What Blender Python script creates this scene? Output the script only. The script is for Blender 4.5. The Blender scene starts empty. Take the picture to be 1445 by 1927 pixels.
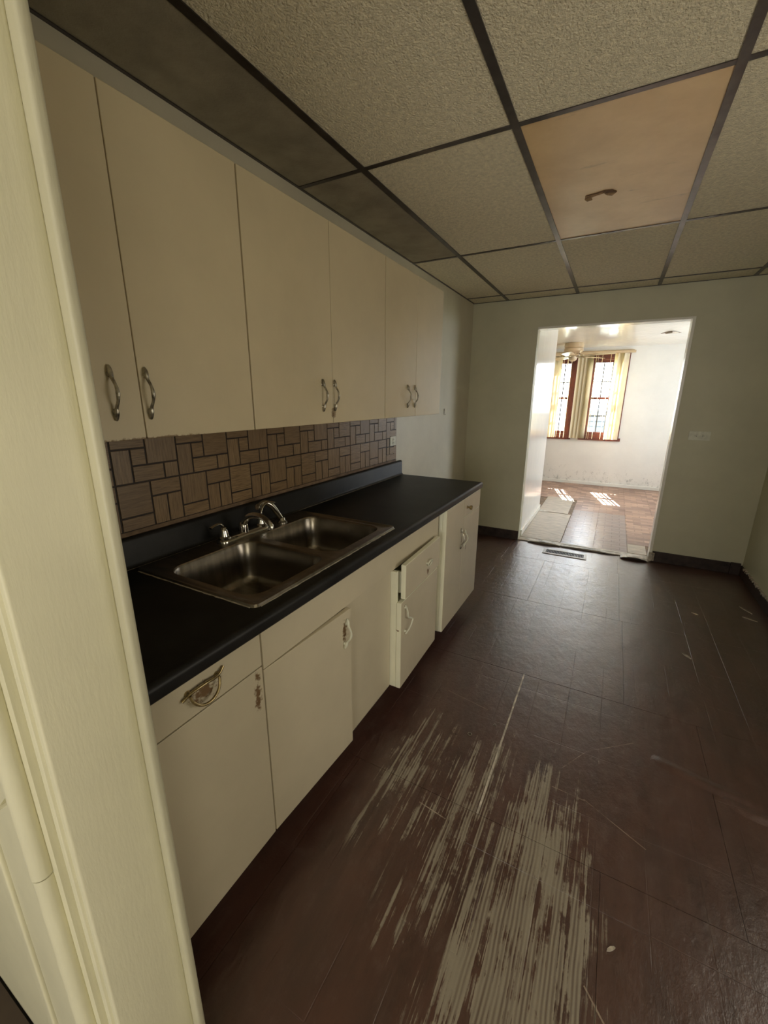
import bpy, bmesh, math, random
from mathutils import Vector, Matrix
random.seed(7)
C = bpy.context.scene.collection
S = bpy.context.scene
PI = math.pi

# ------------------------------------------------------------ camera
cam_d = bpy.data.cameras.new('camera'); cam = bpy.data.objects.new('camera', cam_d); C.objects.link(cam)
cam_d.sensor_fit = 'HORIZONTAL'; cam_d.sensor_width = 36.0
cam_d.lens = 779.1 * 36.0 / 1445.0
cam_d.clip_start = 0.01; cam_d.clip_end = 200
cam.matrix_world = Matrix(((0.8787009, -0.13169531, 0.45884756, 1.3756),
                           (0.4773459, 0.23220501, -0.84747963, -4.3927),
                           (0.00506239, 0.96371011, 0.26690297, 1.4689),
                           (0, 0, 0, 1)))
S.camera = cam
# ------------------------------------------------------------ view, world, lights
S.view_settings.view_transform = 'Standard'; S.view_settings.look = 'None'
S.view_settings.exposure = 0.38; S.view_settings.gamma = 1.0
S.view_settings.use_curve_mapping = False
S.cycles.use_denoising = True
S.cycles.max_bounces = 12; S.cycles.diffuse_bounces = 6; S.cycles.glossy_bounces = 5
S.cycles.sample_clamp_indirect = 6.0
S.cycles.caustics_reflective = False; S.cycles.caustics_refractive = False

W = bpy.data.worlds.new('sky'); S.world = W; W.use_nodes = True
W.node_tree.nodes['Background'].inputs[0].default_value = (0.82, 0.91, 1.0, 1)
W.node_tree.nodes['Background'].inputs[1].default_value = 18.0

def light(kind, name, loc, direction, energy, color=(1, 1, 1), size=None, angle=None, portal=False):
    d = bpy.data.lights.new(name, kind); d.energy = energy; d.color = color
    if kind == 'AREA':
        d.shape = 'RECTANGLE'; d.size, d.size_y = size
    if angle is not None: d.angle = angle
    o = bpy.data.objects.new(name, d); C.objects.link(o); o.location = loc
    o.rotation_euler = Vector(direction).to_track_quat('-Z', 'Y').to_euler()
    if portal: d.cycles.is_portal = True
    return o
light('SUN', 'sun', (0, 8, 8), (0.2, -0.76, -1.0), 70.0, (1.0, 0.93, 0.82), angle=0.004)
light('AREA', 'sky_portal_window_one', (0.48, 3.72, 1.47), (0, -1, 0), 1, size=(0.42, 1.34), portal=True)
light('AREA', 'sky_portal_window_two', (1.18, 3.72, 1.47), (0, -1, 0), 1, size=(0.54, 1.34), portal=True)
light('AREA', 'sky_portal_added_window', (3.42, 2.05, 1.5), (-1, 0, 0), 1, size=(1.1, 1.3), portal=True)  # portal for the added right-hand window
# unseen area lamps added as daylight for the room behind the camera
light('AREA', 'added_side_daylight', (3.36, -5.85, 1.45), (-1, 0.25, 0.02), 19.0, (1.0, 0.92, 0.74), size=(1.3, 1.4))
light('AREA', 'added_rear_daylight', (1.6, -7.17, 1.35), (0.0, 1, 0.03), 42.0, (1.0, 0.95, 0.86), size=(1.5, 1.4))
# unseen area lamp added at the right wall to brighten the kitchen
light('AREA', 'added_kitchen_daylight', (2.49, -3.0, 1.25), (-1, 0, 0.1), 9.5, (1.0, 0.91, 0.75), size=(1.1, 1.1))

# ------------------------------------------------------------ materials
def newmat(name):
    m = bpy.data.materials.new(name); m.use_nodes = True
    nt = m.node_tree
    b = nt.nodes['Principled BSDF']
    return m, nt, b
def M(nt, op, a, b=None, c=None, clamp=False):
    n = nt.nodes.new('ShaderNodeMath'); n.operation = op; n.use_clamp = clamp
    for i, v in enumerate((a, b, c)):
        if v is None: continue
        if isinstance(v, (int, float)): n.inputs[i].default_value = v
        else: nt.links.new(v, n.inputs[i])
    return n.outputs[0]
def sstep(nt, v, lo, hi):
    n = nt.nodes.new('ShaderNodeMapRange'); n.interpolation_type = 'SMOOTHSTEP'
    nt.links.new(v, n.inputs['Value']); n.inputs['From Min'].default_value = lo; n.inputs['From Max'].default_value = hi
    return n.outputs['Result']
def coords(nt, scale=(1, 1, 1), world=True, rnd=0.0):
    if world: src = nt.nodes.new('ShaderNodeNewGeometry').outputs['Position']
    else: src = nt.nodes.new('ShaderNodeTexCoord').outputs['Object']
    if rnd:
        oi = nt.nodes.new('ShaderNodeObjectInfo')
        ad = nt.nodes.new('ShaderNodeVectorMath'); ad.operation = 'ADD'
        cb = nt.nodes.new('ShaderNodeCombineXYZ')
        r = M(nt, 'MULTIPLY', oi.outputs['Random'], rnd)
        for i in range(3): nt.links.new(r, cb.inputs[i])
        nt.links.new(src, ad.inputs[0]); nt.links.new(cb.outputs[0], ad.inputs[1]); src = ad.outputs[0]
    mp = nt.nodes.new('ShaderNodeMapping'); mp.inputs['Scale'].default_value = scale
    nt.links.new(src, mp.inputs['Vector'])
    return mp.outputs[0]
def noise(nt, vec, scale=1.0, detail=3.0, rough=0.5):
    n = nt.nodes.new('ShaderNodeTexNoise'); n.inputs['Scale'].default_value = scale
    n.inputs['Detail'].default_value = detail; n.inputs['Roughness'].default_value = rough
    nt.links.new(vec, n.inputs['Vector'])
    return n.outputs['Fac']
def ramp(nt, fac, stops):
    n = nt.nodes.new('ShaderNodeValToRGB'); e = n.color_ramp.elements
    e[0].position, e[0].color = stops[0][0], (*stops[0][1], 1)
    e[1].position, e[1].color = stops[-1][0], (*stops[-1][1], 1)
    for p, c in stops[1:-1]:
        k = e.new(p); k.color = (*c, 1)
    nt.links.new(fac, n.inputs[0]); return n.outputs[0]
def mix(nt, fac, a, b):
    n = nt.nodes.new('ShaderNodeMix'); n.data_type = 'RGBA'
    if isinstance(fac, (int, float)): n.inputs['Factor'].default_value = fac
    else: nt.links.new(fac, n.inputs['Factor'])
    for s, v in (('A', a), ('B', b)):
        i = [k for k in n.inputs if k.name == s and k.type == 'RGBA'][0]
        if isinstance(v, tuple): i.default_value = (*v, 1)
        else: nt.links.new(v, i)
    return [k for k in n.outputs if k.type == 'RGBA'][0]
def bump(nt, b, h, strength=0.3, dist=0.002):
    n = nt.nodes.new('ShaderNodeBump'); n.inputs['Strength'].default_value = strength
    n.inputs['Distance'].default_value = dist
    nt.links.new(h, n.inputs['Height']); nt.links.new(n.outputs[0], b.inputs['Normal'])
def simple(name, col, rough=0.5, metal=0.0, var=0.08, vscale=3.0, bscale=None, bstr=0.3, bdist=0.002, spec=0.5, stretch=(1, 1, 1), world=True):
    m, nt, b = newmat(name)
    v = coords(nt, stretch, world)
    dark = tuple(c * (1 - var * 2) for c in col); lite = tuple(min(1, c * (1 + var)) for c in col)
    nt.links.new(ramp(nt, noise(nt, v, vscale, 4, 0.6), [(0.3, dark), (0.7, lite)]), b.inputs['Base Color'])
    b.inputs['Roughness'].default_value = rough; b.inputs['Metallic'].default_value = metal
    b.inputs['Specular IOR Level'].default_value = spec
    if bscale: bump(nt, b, noise(nt, v, bscale, 3, 0.6), bstr, bdist)
    return m
def painted(name, col, rough=0.45, bscale=160, bstr=0.25, stretch=(1, 1, 1), dirt=None, var=0.05, bdist=0.001, spots=None):
    """old gloss paint with faint blotches; dirt = (colour, [(x, y, z, rx, ry, rz)...]) worn-off, grubby marks"""
    m, nt, b = newmat(name)
    v = coords(nt, (1, 1, 1))
    dk = tuple(c * (1 - var * 2.2) for c in col); lt = tuple(min(1, c * (1 + var)) for c in col)
    colr = ramp(nt, noise(nt, v, 2.3, 5, 0.62), [(0.3, dk), (0.72, lt)])
    if dirt:
        pos = nt.nodes.new('ShaderNodeNewGeometry').outputs['Position']
        sp = nt.nodes.new('ShaderNodeSeparateXYZ'); nt.links.new(pos, sp.inputs[0])
        tot = None
        for cx, cy, cz, rx, ry, rz in dirt[1]:
            d = None
            for o, c0, r in ((0, cx, rx), (1, cy, ry), (2, cz, rz)):
                t = M(nt, 'POWER', M(nt, 'ABSOLUTE', M(nt, 'DIVIDE', M(nt, 'SUBTRACT', sp.outputs[o], c0), r)), 2)
                d = t if d is None else M(nt, 'ADD', d, t)
            f = M(nt, 'SUBTRACT', 1.0, M(nt, 'SQRT', d), clamp=True)
            tot = f if tot is None else M(nt, 'MAXIMUM', tot, f)
        nz = noise(nt, v, 70, 5, 0.7)
        k = sstep(nt, M(nt, 'ADD', M(nt, 'MULTIPLY', tot, 0.9), M(nt, 'MULTIPLY', M(nt, 'SUBTRACT', nz, 0.5), 1.6)), 0.42, 0.72)
        k = M(nt, 'MULTIPLY', k, sstep(nt, tot, 0.0, 0.2))
        colr = mix(nt, k, colr, dirt[0])
    if spots:
        pos = nt.nodes.new('ShaderNodeNewGeometry').outputs['Position']
        sp = nt.nodes.new('ShaderNodeSeparateXYZ'); nt.links.new(pos, sp.inputs[0])
        low = sstep(nt, M(nt, 'MULTIPLY', sp.outputs[2], -1.0), -0.55, -0.02)
        nz = noise(nt, coords(nt, (17, 17, 11)), 1.0, 6, 0.8)
        k = sstep(nt, M(nt, 'ADD', nz, M(nt, 'MULTIPLY', low, 0.16)), 0.66, 0.80)
        colr = mix(nt, M(nt, 'MULTIPLY', k, 0.6), colr, spots)
    nt.links.new(colr, b.inputs['Base Color'])
    b.inputs['Roughness'].default_value = rough
    bump(nt, b, noise(nt, coords(nt, stretch), bscale, 3, 0.6), bstr, bdist)
    return m

CREAM = (0.60, 0.515, 0.345)
mat_upper = painted('cream_paint_upper', CREAM, 0.42, 140, 0.15,
    dirt=((0.22, 0.15, 0.08), [(0.3, -3.70, 1.36, .03, .30, .012), (0.3, -2.87, 1.40, .03, .04, .05)]))
mat_base = painted('cream_paint_base', (0.58, 0.52, 0.39), 0.40, 120, 0.2,
    dirt=((0.16, 0.095, 0.045), [(0.61, -3.865, 0.795, .05, .075, .05), (0.61, -3.705, 0.665, .05, .028, .085),
                                 (0.61, -3.70, 0.73, .05, .02, .03), (0.63, -3.30, 0.655, .05, .03, .09),
                                 (0.66, -2.59, 0.63, .05, .035, .035), (0.64, -1.93, 0.56, .05, .022, .08),
                                 (0.64, -2.02, 0.62, .05, .012, .08)]))
mat_lit_edge = painted('lit_cream_edge', (0.84, 0.83, 0.66), 0.45, 200, 0.4,  # light falling on the edges is put into this brighter cream
    dirt=((0.2, 0.14, 0.08), [(0.64, -2.9, 0.45, .02, .02, .01), (0.65, -2.87, 0.3, .02, .02, .015)]))
mat_wall = painted('kitchen_wall_paint', (0.54, 0.52, 0.375), 0.5, 55, 0.35, bdist=0.0015)
mat_lwall = painted('left_wall_paint', (0.60, 0.56, 0.44), 0.45, 55, 0.3, bdist=0.0015)
mat_jamb = painted('jamb_thick_paint', (0.72, 0.69, 0.51), 0.45, 75, 0.32, stretch=(2.2, 2.2, 0.4), bdist=0.0014, var=0.05)
mat_lip = painted('dimmed_lip_paint', (0.50, 0.475, 0.345), 0.5, 75, 0.4, stretch=(2.2, 2.2, 0.5), bdist=0.0015, var=0.07)  # darker tone dims the lip as if it caught less light
mat_white = painted('white_gloss_paint', (0.80, 0.78, 0.71), 0.22, 18, 0.35, bdist=0.004, var=0.03, spots=(0.25, 0.25, 0.2))
mat_whitep = painted('white_partition_paint', (0.80, 0.78, 0.73), 0.16, 14, 0.35, stretch=(1, 1, .3), bdist=0.004, var=0.03)
mat_fceil = painted('white_ceiling_gloss', (0.86, 0.82, 0.72), 0.16, 12, 0.35, bdist=0.009, var=0.03)
mat_trimw = painted('white_trim_paint', (0.82, 0.80, 0.72), 0.25, 60, 0.3)
mat_tile = simple('ceiling_tile_texture', (0.82, 0.75, 0.56), 0.9, var=0.10, vscale=60, bscale=130, bstr=1.0, bdist=0.009, spec=0.2)
mat_tile_dark = simple('dark_ceiling_tile_texture', (0.36, 0.32, 0.23), 0.8, var=0.12, vscale=7, bscale=95, bstr=0.6, bdist=0.004, spec=0.3)  # darker tile tone, used in the column above the cabinets
mat_tbar = simple('grid_dark_metal', (0.11, 0.095, 0.09), 0.33, metal=0.75, var=0.2, vscale=12, bscale=30, bstr=.1)
mat_black = simple('black_laminate', (0.012, 0.0115, 0.011), 0.46, var=0.35, vscale=6, bscale=420, bstr=0.25, bdist=0.0006, spec=0.3)
mat_core = simple('raw_particle_edge', (0.33, 0.29, 0.22), 0.8, var=0.3, vscale=60, bscale=90)
mat_steel = simple('stainless_steel', (0.36, 0.33, 0.29), 0.27, metal=1.0, var=0.16, vscale=9, bscale=300, bstr=0.04, bdist=0.0004, stretch=(1, 6, 1))
mat_chrome = simple('chrome', (0.62, 0.60, 0.56), 0.12, metal=1.0, var=0.06, vscale=20)
mat_pull = simple('tarnished_chrome', (0.44, 0.41, 0.34), 0.32, metal=0.9, var=0.35, vscale=55, bscale=150, bstr=.3)
mat_brass = simple('worn_brass', (0.42, 0.33, 0.17), 0.3, metal=0.9, var=0.3, vscale=60)
mat_dark = simple('dark_void', (0.015, 0.013, 0.012), 0.9)
mat_darkwood = simple('raw_dark_wood', (0.055, 0.038, 0.027), 0.8, var=0.2)  # dark brown for the toe kicks and the floor behind
mat_vinylbase = simple('dark_brown_vinyl_base', (0.040, 0.025, 0.020), 0.55, var=0.3, vscale=14, bscale=60, bstr=.3, spec=0.3)
mat_mahog = simple('mahogany_frame', (0.17, 0.045, 0.028), 0.35, var=0.2, vscale=12, stretch=(4, 4, 1))
mat_fan = simple('cream_fan_enamel', (0.60, 0.46, 0.28), 0.3, var=0.05)
mat_grout = simple('panel_groove_brown', (0.026, 0.013, 0.008), 0.6, var=0.3, vscale=30)
mat_board = simple('bare_board_strip', (0.20, 0.13, 0.075), 0.7, var=0.25, vscale=20, bscale=60)
mat_ply = simple('bare_plywood', (0.47, 0.40, 0.31), 0.5, var=0.18, vscale=9, bscale=60, bstr=0.4, bdist=0.002, stretch=(1, 5, 1))
mat_torn = simple('torn_linoleum', (0.58, 0.53, 0.45), 0.5, var=0.3, vscale=22, bscale=30, bstr=0.5)
mat_plaster = simple('loose_plaster', (0.50, 0.44, 0.36), 0.8, var=0.25, vscale=40)
mat_outlet = simple('painted_outlet_plate', (0.62, 0.62, 0.50), 0.4, var=0.08, vscale=30)
mat_muntin = simple('grey_muntin', (0.10, 0.105, 0.12), 0.5)
mat_siding = simple('grey_siding', (0.036, 0.045, 0.055), 0.6, var=0.04)
mat_reg = simple('register_metal', (0.36, 0.33, 0.29), 0.4, metal=0.3, var=0.2, vscale=30)
mat_ground = simple('outdoor_ground', (0.30, 0.32, 0.24), 0.9, var=.2)
mat_stain = simple('brown_stain', (0.17, 0.095, 0.05), 0.8, var=0.3, vscale=30)

# yellowed plastic light panel
mat_panel, nt, b = newmat('yellowed_light_panel')
v = coords(nt)
base = ramp(nt, noise(nt, v, 3.0, 5, 0.65), [(0.3, (0.62, 0.42, 0.20)), (0.72, (0.80, 0.58, 0.31))])
sm = noise(nt, coords(nt, (2.0, 9, 1)), 1.6, 5, 0.7)
base = mix(nt, M(nt, 'MULTIPLY', sstep(nt, sm, 0.60, 0.74), 0.55), base, (0.27, 0.18, 0.11))
nt.links.new(base, b.inputs['Base Color']); b.inputs['Roughness'].default_value = 0.36
bump(nt, b, noise(nt, v, 12, 3, .5), 0.15, 0.002)

# kitchen floor: dark red-brown sheets, worn through to the pale grain in front of the sink
mat_floor, nt, b = newmat('worn_red_brown_floor')
pos = nt.nodes.new('ShaderNodeNewGeometry').outputs['Position']
sp = nt.nodes.new('ShaderNodeSeparateXYZ'); nt.links.new(pos, sp.inputs[0]); X, Y = sp.outputs[0], sp.outputs[1]
basec = ramp(nt, noise(nt, coords(nt, (3.2, 0.9, 1)), 3.0, 6, 0.65), [(0.3, (0.042, 0.0165, 0.0115)), (0.55, (0.070, 0.027, 0.018)), (0.8, (0.10, 0.042, 0.028))])
gr = noise(nt, coords(nt, (55, 3.0, 1)), 1.0, 4, 0.7)
basec = mix(nt, M(nt, 'MULTIPLY', sstep(nt, gr, 0.45, 0.75), 0.35), basec, (0.10, 0.055, 0.038))
mot = noise(nt, coords(nt, (20, 12, 1)), 1.0, 6, 0.75)
basec = mix(nt, M(nt, 'MULTIPLY', sstep(nt, mot, 0.50, 0.72), 0.40), basec, (0.13, 0.085, 0.07))
basec = mix(nt, M(nt, 'MULTIPLY', sstep(nt, M(nt, 'MULTIPLY', mot, -1.0), -0.46, -0.30), 0.45), basec, (0.025, 0.012, 0.009))
def ell(cx, cy, rx, ry):
    a = M(nt, 'POWER', M(nt, 'ABSOLUTE', M(nt, 'DIVIDE', M(nt, 'SUBTRACT', X, cx), rx)), 2)
    c = M(nt, 'POWER', M(nt, 'ABSOLUTE', M(nt, 'DIVIDE', M(nt, 'SUBTRACT', Y, cy), ry)), 2)
    return M(nt, 'SUBTRACT', 1.0, M(nt, 'SQRT', M(nt, 'ADD', a, c)), clamp=True)
R1 = M(nt, 'MULTIPLY', ell(1.335, -3.62, 0.24, 0.95), 2.4, clamp=True)
R2 = M(nt, 'MULTIPLY', ell(0.83, -3.12, 0.16, 0.50), 0.95, clamp=True)
R3 = M(nt, 'MULTIPLY', ell(1.10, -3.25, 0.26, 0.62), 1.0, clamp=True)
Rg = M(nt, 'MAXIMUM', R1, M(nt, 'MAXIMUM', R2, R3))
st = noise(nt, coords(nt, (30, 0.8, 1)), 1.0, 3, 0.6)       # wide bands
st2 = noise(nt, coords(nt, (130, 2.6, 1)), 1.0, 3, 0.6)       # narrow streaks
bl = noise(nt, coords(nt, (9, 7, 1)), 1.0, 5, 0.72)          # chips
wv = M(nt, 'ADD', M(nt, 'MULTIPLY', Rg, 0.46),
       M(nt, 'ADD', M(nt, 'MULTIPLY', M(nt, 'SUBTRACT', st, 0.5), 1.25),
         M(nt, 'ADD', M(nt, 'MULTIPLY', M(nt, 'SUBTRACT', st2, 0.5), 1.3), M(nt, 'MULTIPLY', M(nt, 'SUBTRACT', bl, 0.5), 1.25))))
worn = M(nt, 'MULTIPLY', sstep(nt, wv, 0.27, 0.42), sstep(nt, Rg, 0.02, 0.2))
wob = noise(nt, coords(nt, (4, 2.2, 1)), 1.0, 2, 0.5)
gx = M(nt, 'ADD', M(nt, 'MULTIPLY', X, 560.0), M(nt, 'MULTIPLY', wob, 22.0))
line = M(nt, 'ADD', M(nt, 'MULTIPLY', M(nt, 'SINE', gx), 0.5), 0.5)
line = M(nt, 'MULTIPLY', line, sstep(nt, noise(nt, coords(nt, (30, 2, 1)), 1.0, 2, .5), 0.30, 0.62))
wcol = mix(nt, M(nt, 'MULTIPLY', line, 0.85), (0.30, 0.265, 0.20), (0.085, 0.050, 0.034))
col = mix(nt, M(nt, 'MULTIPLY', worn, 0.92), basec, wcol)
def scratch(col, x0, y0, x1, y1, w, k=0.5):
    L = math.hypot(x1 - x0, y1 - y0); ux, uy = (x1 - x0) / L, (y1 - y0) / L
    al = M(nt, 'ADD', M(nt, 'MULTIPLY', M(nt, 'SUBTRACT', X, x0), ux), M(nt, 'MULTIPLY', M(nt, 'SUBTRACT', Y, y0), uy))
    ac = M(nt, 'ABSOLUTE', M(nt, 'ADD', M(nt, 'MULTIPLY', M(nt, 'SUBTRACT', X, x0), -uy), M(nt, 'MULTIPLY', M(nt, 'SUBTRACT', Y, y0), ux)))
    inside = M(nt, 'MULTIPLY', M(nt, 'GREATER_THAN', al, 0.0), M(nt, 'LESS_THAN', al, L))
    f = M(nt, 'MULTIPLY', M(nt, 'LESS_THAN', ac, w), inside)
    f = M(nt, 'MULTIPLY', f, M(nt, 'MULTIPLY', sstep(nt, bl, 0.35, 0.6), k))
    return mix(nt, f, col, (0.36, 0.29, 0.22))
for a in ((1.464, -2.95, 1.662, -3.05, 0.0014, .8), (1.378, -2.837, 1.46, -2.70, 0.0015, .7), (1.46, -2.70, 1.64, -2.55, 0.0012, .6),
          (1.50, -3.52, 1.56, -3.585, 0.0022, .8), (0.80, -2.62, 1.02, -2.66, 0.0015, .5), (1.35, -2.95, 1.47, -2.955, .0012, .8),
          (0.92, -3.26, 1.03, -3.275, .002, .9), (1.58, -1.10, 1.75, -1.17, .0018, .5)):
    col = scratch(col, *a)
nt.links.new(col, b.inputs['Base Color'])
rg = noise(nt, coords(nt, (4, 2.0, 1)), 3.0, 5, 0.6)
rr = M(nt, 'ADD', M(nt, 'MULTIPLY', rg, 0.25), 0.27)
rr = M(nt, 'ADD', rr, M(nt, 'MULTIPLY', worn, 0.25))
rr = M(nt, 'ADD', rr, M(nt, 'MULTIPLY', M(nt, 'SUBTRACT', mot, 0.5), 0.5))
nt.links.new(rr, b.inputs['Roughness']); b.inputs['Specular IOR Level'].default_value = 0.5
br = nt.nodes.new('ShaderNodeTexBrick'); nt.links.new(coords(nt, (1, 1, 1)), br.inputs['Vector']); br.inputs['Scale'].default_value = 1.0
br.inputs['Brick Width'].default_value = 0.1508; br.inputs['Row Height'].default_value = 0.3016; br.inputs['Mortar Size'].default_value = 0.0022; br.inputs['Mortar Smooth'].default_value = 0.6; br.offset = 0.0
hh = M(nt, 'ADD', M(nt, 'MULTIPLY', M(nt, 'MULTIPLY', br.outputs['Fac'], sstep(nt, noise(nt, coords(nt, (2.6, 2.6, 1)), 1.0, 2, .5), 0.42, 0.62)), -0.28), M(nt, 'MULTIPLY', noise(nt, coords(nt, (9, 6, 1)), 1.0, 6, 0.68), 1.3), M(nt, 'MULTIPLY', worn, -0.12))
hh = M(nt, 'ADD', hh, M(nt, 'MULTIPLY', gr, 0.12))
hh = M(nt, 'ADD', hh, M(nt, 'MULTIPLY', noise(nt, coords(nt, (22, 14, 1)), 1.0, 5, 0.7), 0.5))
bump(nt, b, hh, 0.5, 0.006)
b.inputs['Coat Weight'].default_value = 1.0; b.inputs['Coat Roughness'].default_value = 0.34; b.inputs['Coat IOR'].default_value = 1.65
nt.links.new(b.inputs['Normal'].links[0].from_socket, b.inputs['Coat Normal'])

# faux parquet panel pieces, grain along y or z
def grain_mat(name, st):
    m, nt, b = newmat(name)
    v = coords(nt, st, True, 3.0)
    oi = nt.nodes.new('ShaderNodeObjectInfo').outputs['Random']
    g = noise(nt, v, 1.0, 4, 0.7)
    c = ramp(nt, g, [(0.30, (0.105, 0.062, 0.028)), (0.5, (0.235, 0.152, 0.076)), (0.72, (0.34, 0.235, 0.128))])
    c = mix(nt, M(nt, 'MULTIPLY', oi, 0.45), c, (0.145, 0.092, 0.050))
    nt.links.new(c, b.inputs['Base Color']); b.inputs['Roughness'].default_value = 0.38
    bump(nt, b, g, 0.35, 0.0015); return m
mat_gy = grain_mat('parquet_grain_across', (10, 14, 260))
mat_gz = grain_mat('parquet_grain_upright', (10, 260, 14))

# printed vinyl tiles of the far room
def vinyl(name, c1, c2, rough):
    m, nt, b = newmat(name)
    br = nt.nodes.new('ShaderNodeTexBrick'); nt.links.new(coords(nt, (1, 1, 1), True), br.inputs['Vector'])
    br.inputs['Scale'].default_value = 1.0; br.inputs['Brick Width'].default_value = 0.152; br.inputs['Row Height'].default_value = 0.0762
    br.inputs['Mortar Size'].default_value = 0.004; br.offset = 0.5
    br.inputs['Color1'].default_value = (*c1, 1); br.inputs['Color2'].default_value = (*c2, 1)
    br.inputs['Mortar'].default_value = (*[k * 0.5 for k in c1], 1)
    n = noise(nt, coords(nt, (12, 30, 1)), 1.0, 4, .65)
    c = mix(nt, M(nt, 'MULTIPLY', n, 0.45), br.outputs['Color'], tuple(k * 0.7 for k in c2))
    nt.links.new(c, b.inputs['Base Color']); b.inputs['Roughness'].default_value = rough
    bump(nt, b, noise(nt, coords(nt, (5, 9, 1)), 1.0, 5, .65), 0.8, 0.008)
    return m
mat_vinyl = vinyl('printed_brick_vinyl', (0.58, 0.37, 0.26), (0.22, 0.12, 0.085), 0.36)
mat_vinylpale = vinyl('worn_pale_vinyl', (0.36, 0.265, 0.23), (0.30, 0.235, 0.21), 0.30)

mat_glass, nt, b = newmat('window_glass')
nt.nodes.remove(b); out = nt.nodes['Material Output']
tr = nt.nodes.new('ShaderNodeBsdfTransparent'); gl = nt.nodes.new('ShaderNodeBsdfGlossy'); gl.inputs['Roughness'].default_value = 0.02
lw = nt.nodes.new('ShaderNodeLayerWeight'); mx = nt.nodes.new('ShaderNodeMixShader')
nt.links.new(M(nt, 'ADD', M(nt, 'MULTIPLY', M(nt, 'POWER', lw.outputs['Facing'], 4.0), 0.6), 0.04), mx.inputs[0]); nt.links.new(tr.outputs[0], mx.inputs[1]); nt.links.new(gl.outputs[0], mx.inputs[2]); nt.links.new(mx.outputs[0], out.inputs[0])

mat_slat, nt, b = newmat('translucent_blind_vinyl')
nt.nodes.remove(b); out = nt.nodes['Material Output']
df = nt.nodes.new('ShaderNodeBsdfDiffuse'); df.inputs[0].default_value = (0.80, 0.74, 0.58, 1)
tl = nt.nodes.new('ShaderNodeBsdfTranslucent'); tl.inputs[0].default_value = (0.80, 0.70, 0.48, 1)
mx = nt.nodes.new('ShaderNodeMixShader'); mx.inputs[0].default_value = 0.28
nt.links.new(df.outputs[0], mx.inputs[1]); nt.links.new(tl.outputs[0], mx.inputs[2]); nt.links.new(mx.outputs[0], out.inputs[0])

# ------------------------------------------------------------ geometry helpers
def box(bm, x0, x1, y0, y1, z0, z1):
    vs = [bm.verts.new(p) for p in ((x0, y0, z0), (x1, y0, z0), (x1, y1, z0), (x0, y1, z0), (x0, y0, z1), (x1, y0, z1), (x1, y1, z1), (x0, y1, z1))]
    for f in ((0, 3, 2, 1), (4, 5, 6, 7), (0, 1, 5, 4), (1, 2, 6, 5), (2, 3, 7, 6), (3, 0, 4, 7)): bm.faces.new([vs[i] for i in f])
    return vs
def boxes(*bs, bevel=0.0, seg=2):
    bm = bmesh.new()
    for q in bs: box(bm, *q)
    if bevel: bmesh.ops.bevel(bm, geom=bm.edges[:], offset=bevel, segments=seg, affect='EDGES', profile=0.6)
    return bm
def lathe(bm, prof, seg=24, mat=None):
    """prof = [(r, z)]; axis z at the origin, then transformed"""
    rings = []
    for r, z in prof:
        rings.append([bm.verts.new((r * math.cos(2 * PI * i / seg), r * math.sin(2 * PI * i / seg), z)) for i in range(seg)])
    for a, c in zip(rings, rings[1:]):
        for i in range(seg): bm.faces.new((a[i], a[(i + 1) % seg], c[(i + 1) % seg], c[i]))
    if prof[0][0] > 1e-5: bm.faces.new(rings[0][::-1])
    if prof[-1][0] > 1e-5: bm.faces.new(rings[-1])
    vs = [v for r in rings for v in r]
    if mat is not None: bmesh.ops.transform(bm, matrix=mat, verts=vs)
    return vs
def tube(bm, pts, rad, seg=10, flat=1.0, side=Vector((0, 0, 1))):
    """swept tube; rad number or list; flat squeezes the section along its second axis"""
    P = [Vector(p) for p in pts]; n = len(P)
    if isinstance(rad, (int, float)): rad = [rad] * n
    rings = []
    for i, p in enumerate(P):
        t = (P[min(i + 1, n - 1)] - P[max(i - 1, 0)]).normalized()
        u = t.cross(side)
        if u.length < 1e-4: u = t.cross(Vector((1, 0, 0)))
        u.normalize(); w = t.cross(u).normalized()
        rings.append([bm.verts.new(p + u * rad[i] * math.cos(2 * PI * k / seg) + w * rad[i] * flat * math.sin(2 * PI * k / seg)) for k in range(seg)])
    for a, c in zip(rings, rings[1:]):
        for i in range(seg): bm.faces.new((a[i], a[(i + 1) % seg], c[(i + 1) % seg], c[i]))
    bm.faces.new(rings[0][::-1]); bm.faces.new(rings[-1])
def smooth_pts(pts, n=5):
    P = [Vector(p) for p in pts]; out = []
    for i in range(len(P) - 1):
        p0, p1, p2, p3 = P[max(i - 1, 0)], P[i], P[i + 1], P[min(i + 2, len(P) - 1)]
        for k in range(n):
            t = k / n
            out.append(0.5 * ((2 * p1) + (p2 - p0) * t + (2 * p0 - 5 * p1 + 4 * p2 - p3) * t * t + (3 * p1 - p0 - 3 * p2 + p3) * t ** 3))
    out.append(P[-1]); return out
def extrude_y(bm, prof, y0, y1):
    a = [bm.verts.new((x, y0, z)) for x, z in prof]; c = [bm.verts.new((x, y1, z)) for x, z in prof]
    n = len(prof)
    for i in range(n): bm.faces.new((a[i], a[(i + 1) % n], c[(i + 1) % n], c[i]))
    bm.faces.new(a[::-1]); bm.faces.new(c)
def origin(o):
    v = Vector((0, 0, 0))
    while o is not None: v = v + Vector(o.location); o = o.parent
    return v
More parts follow.
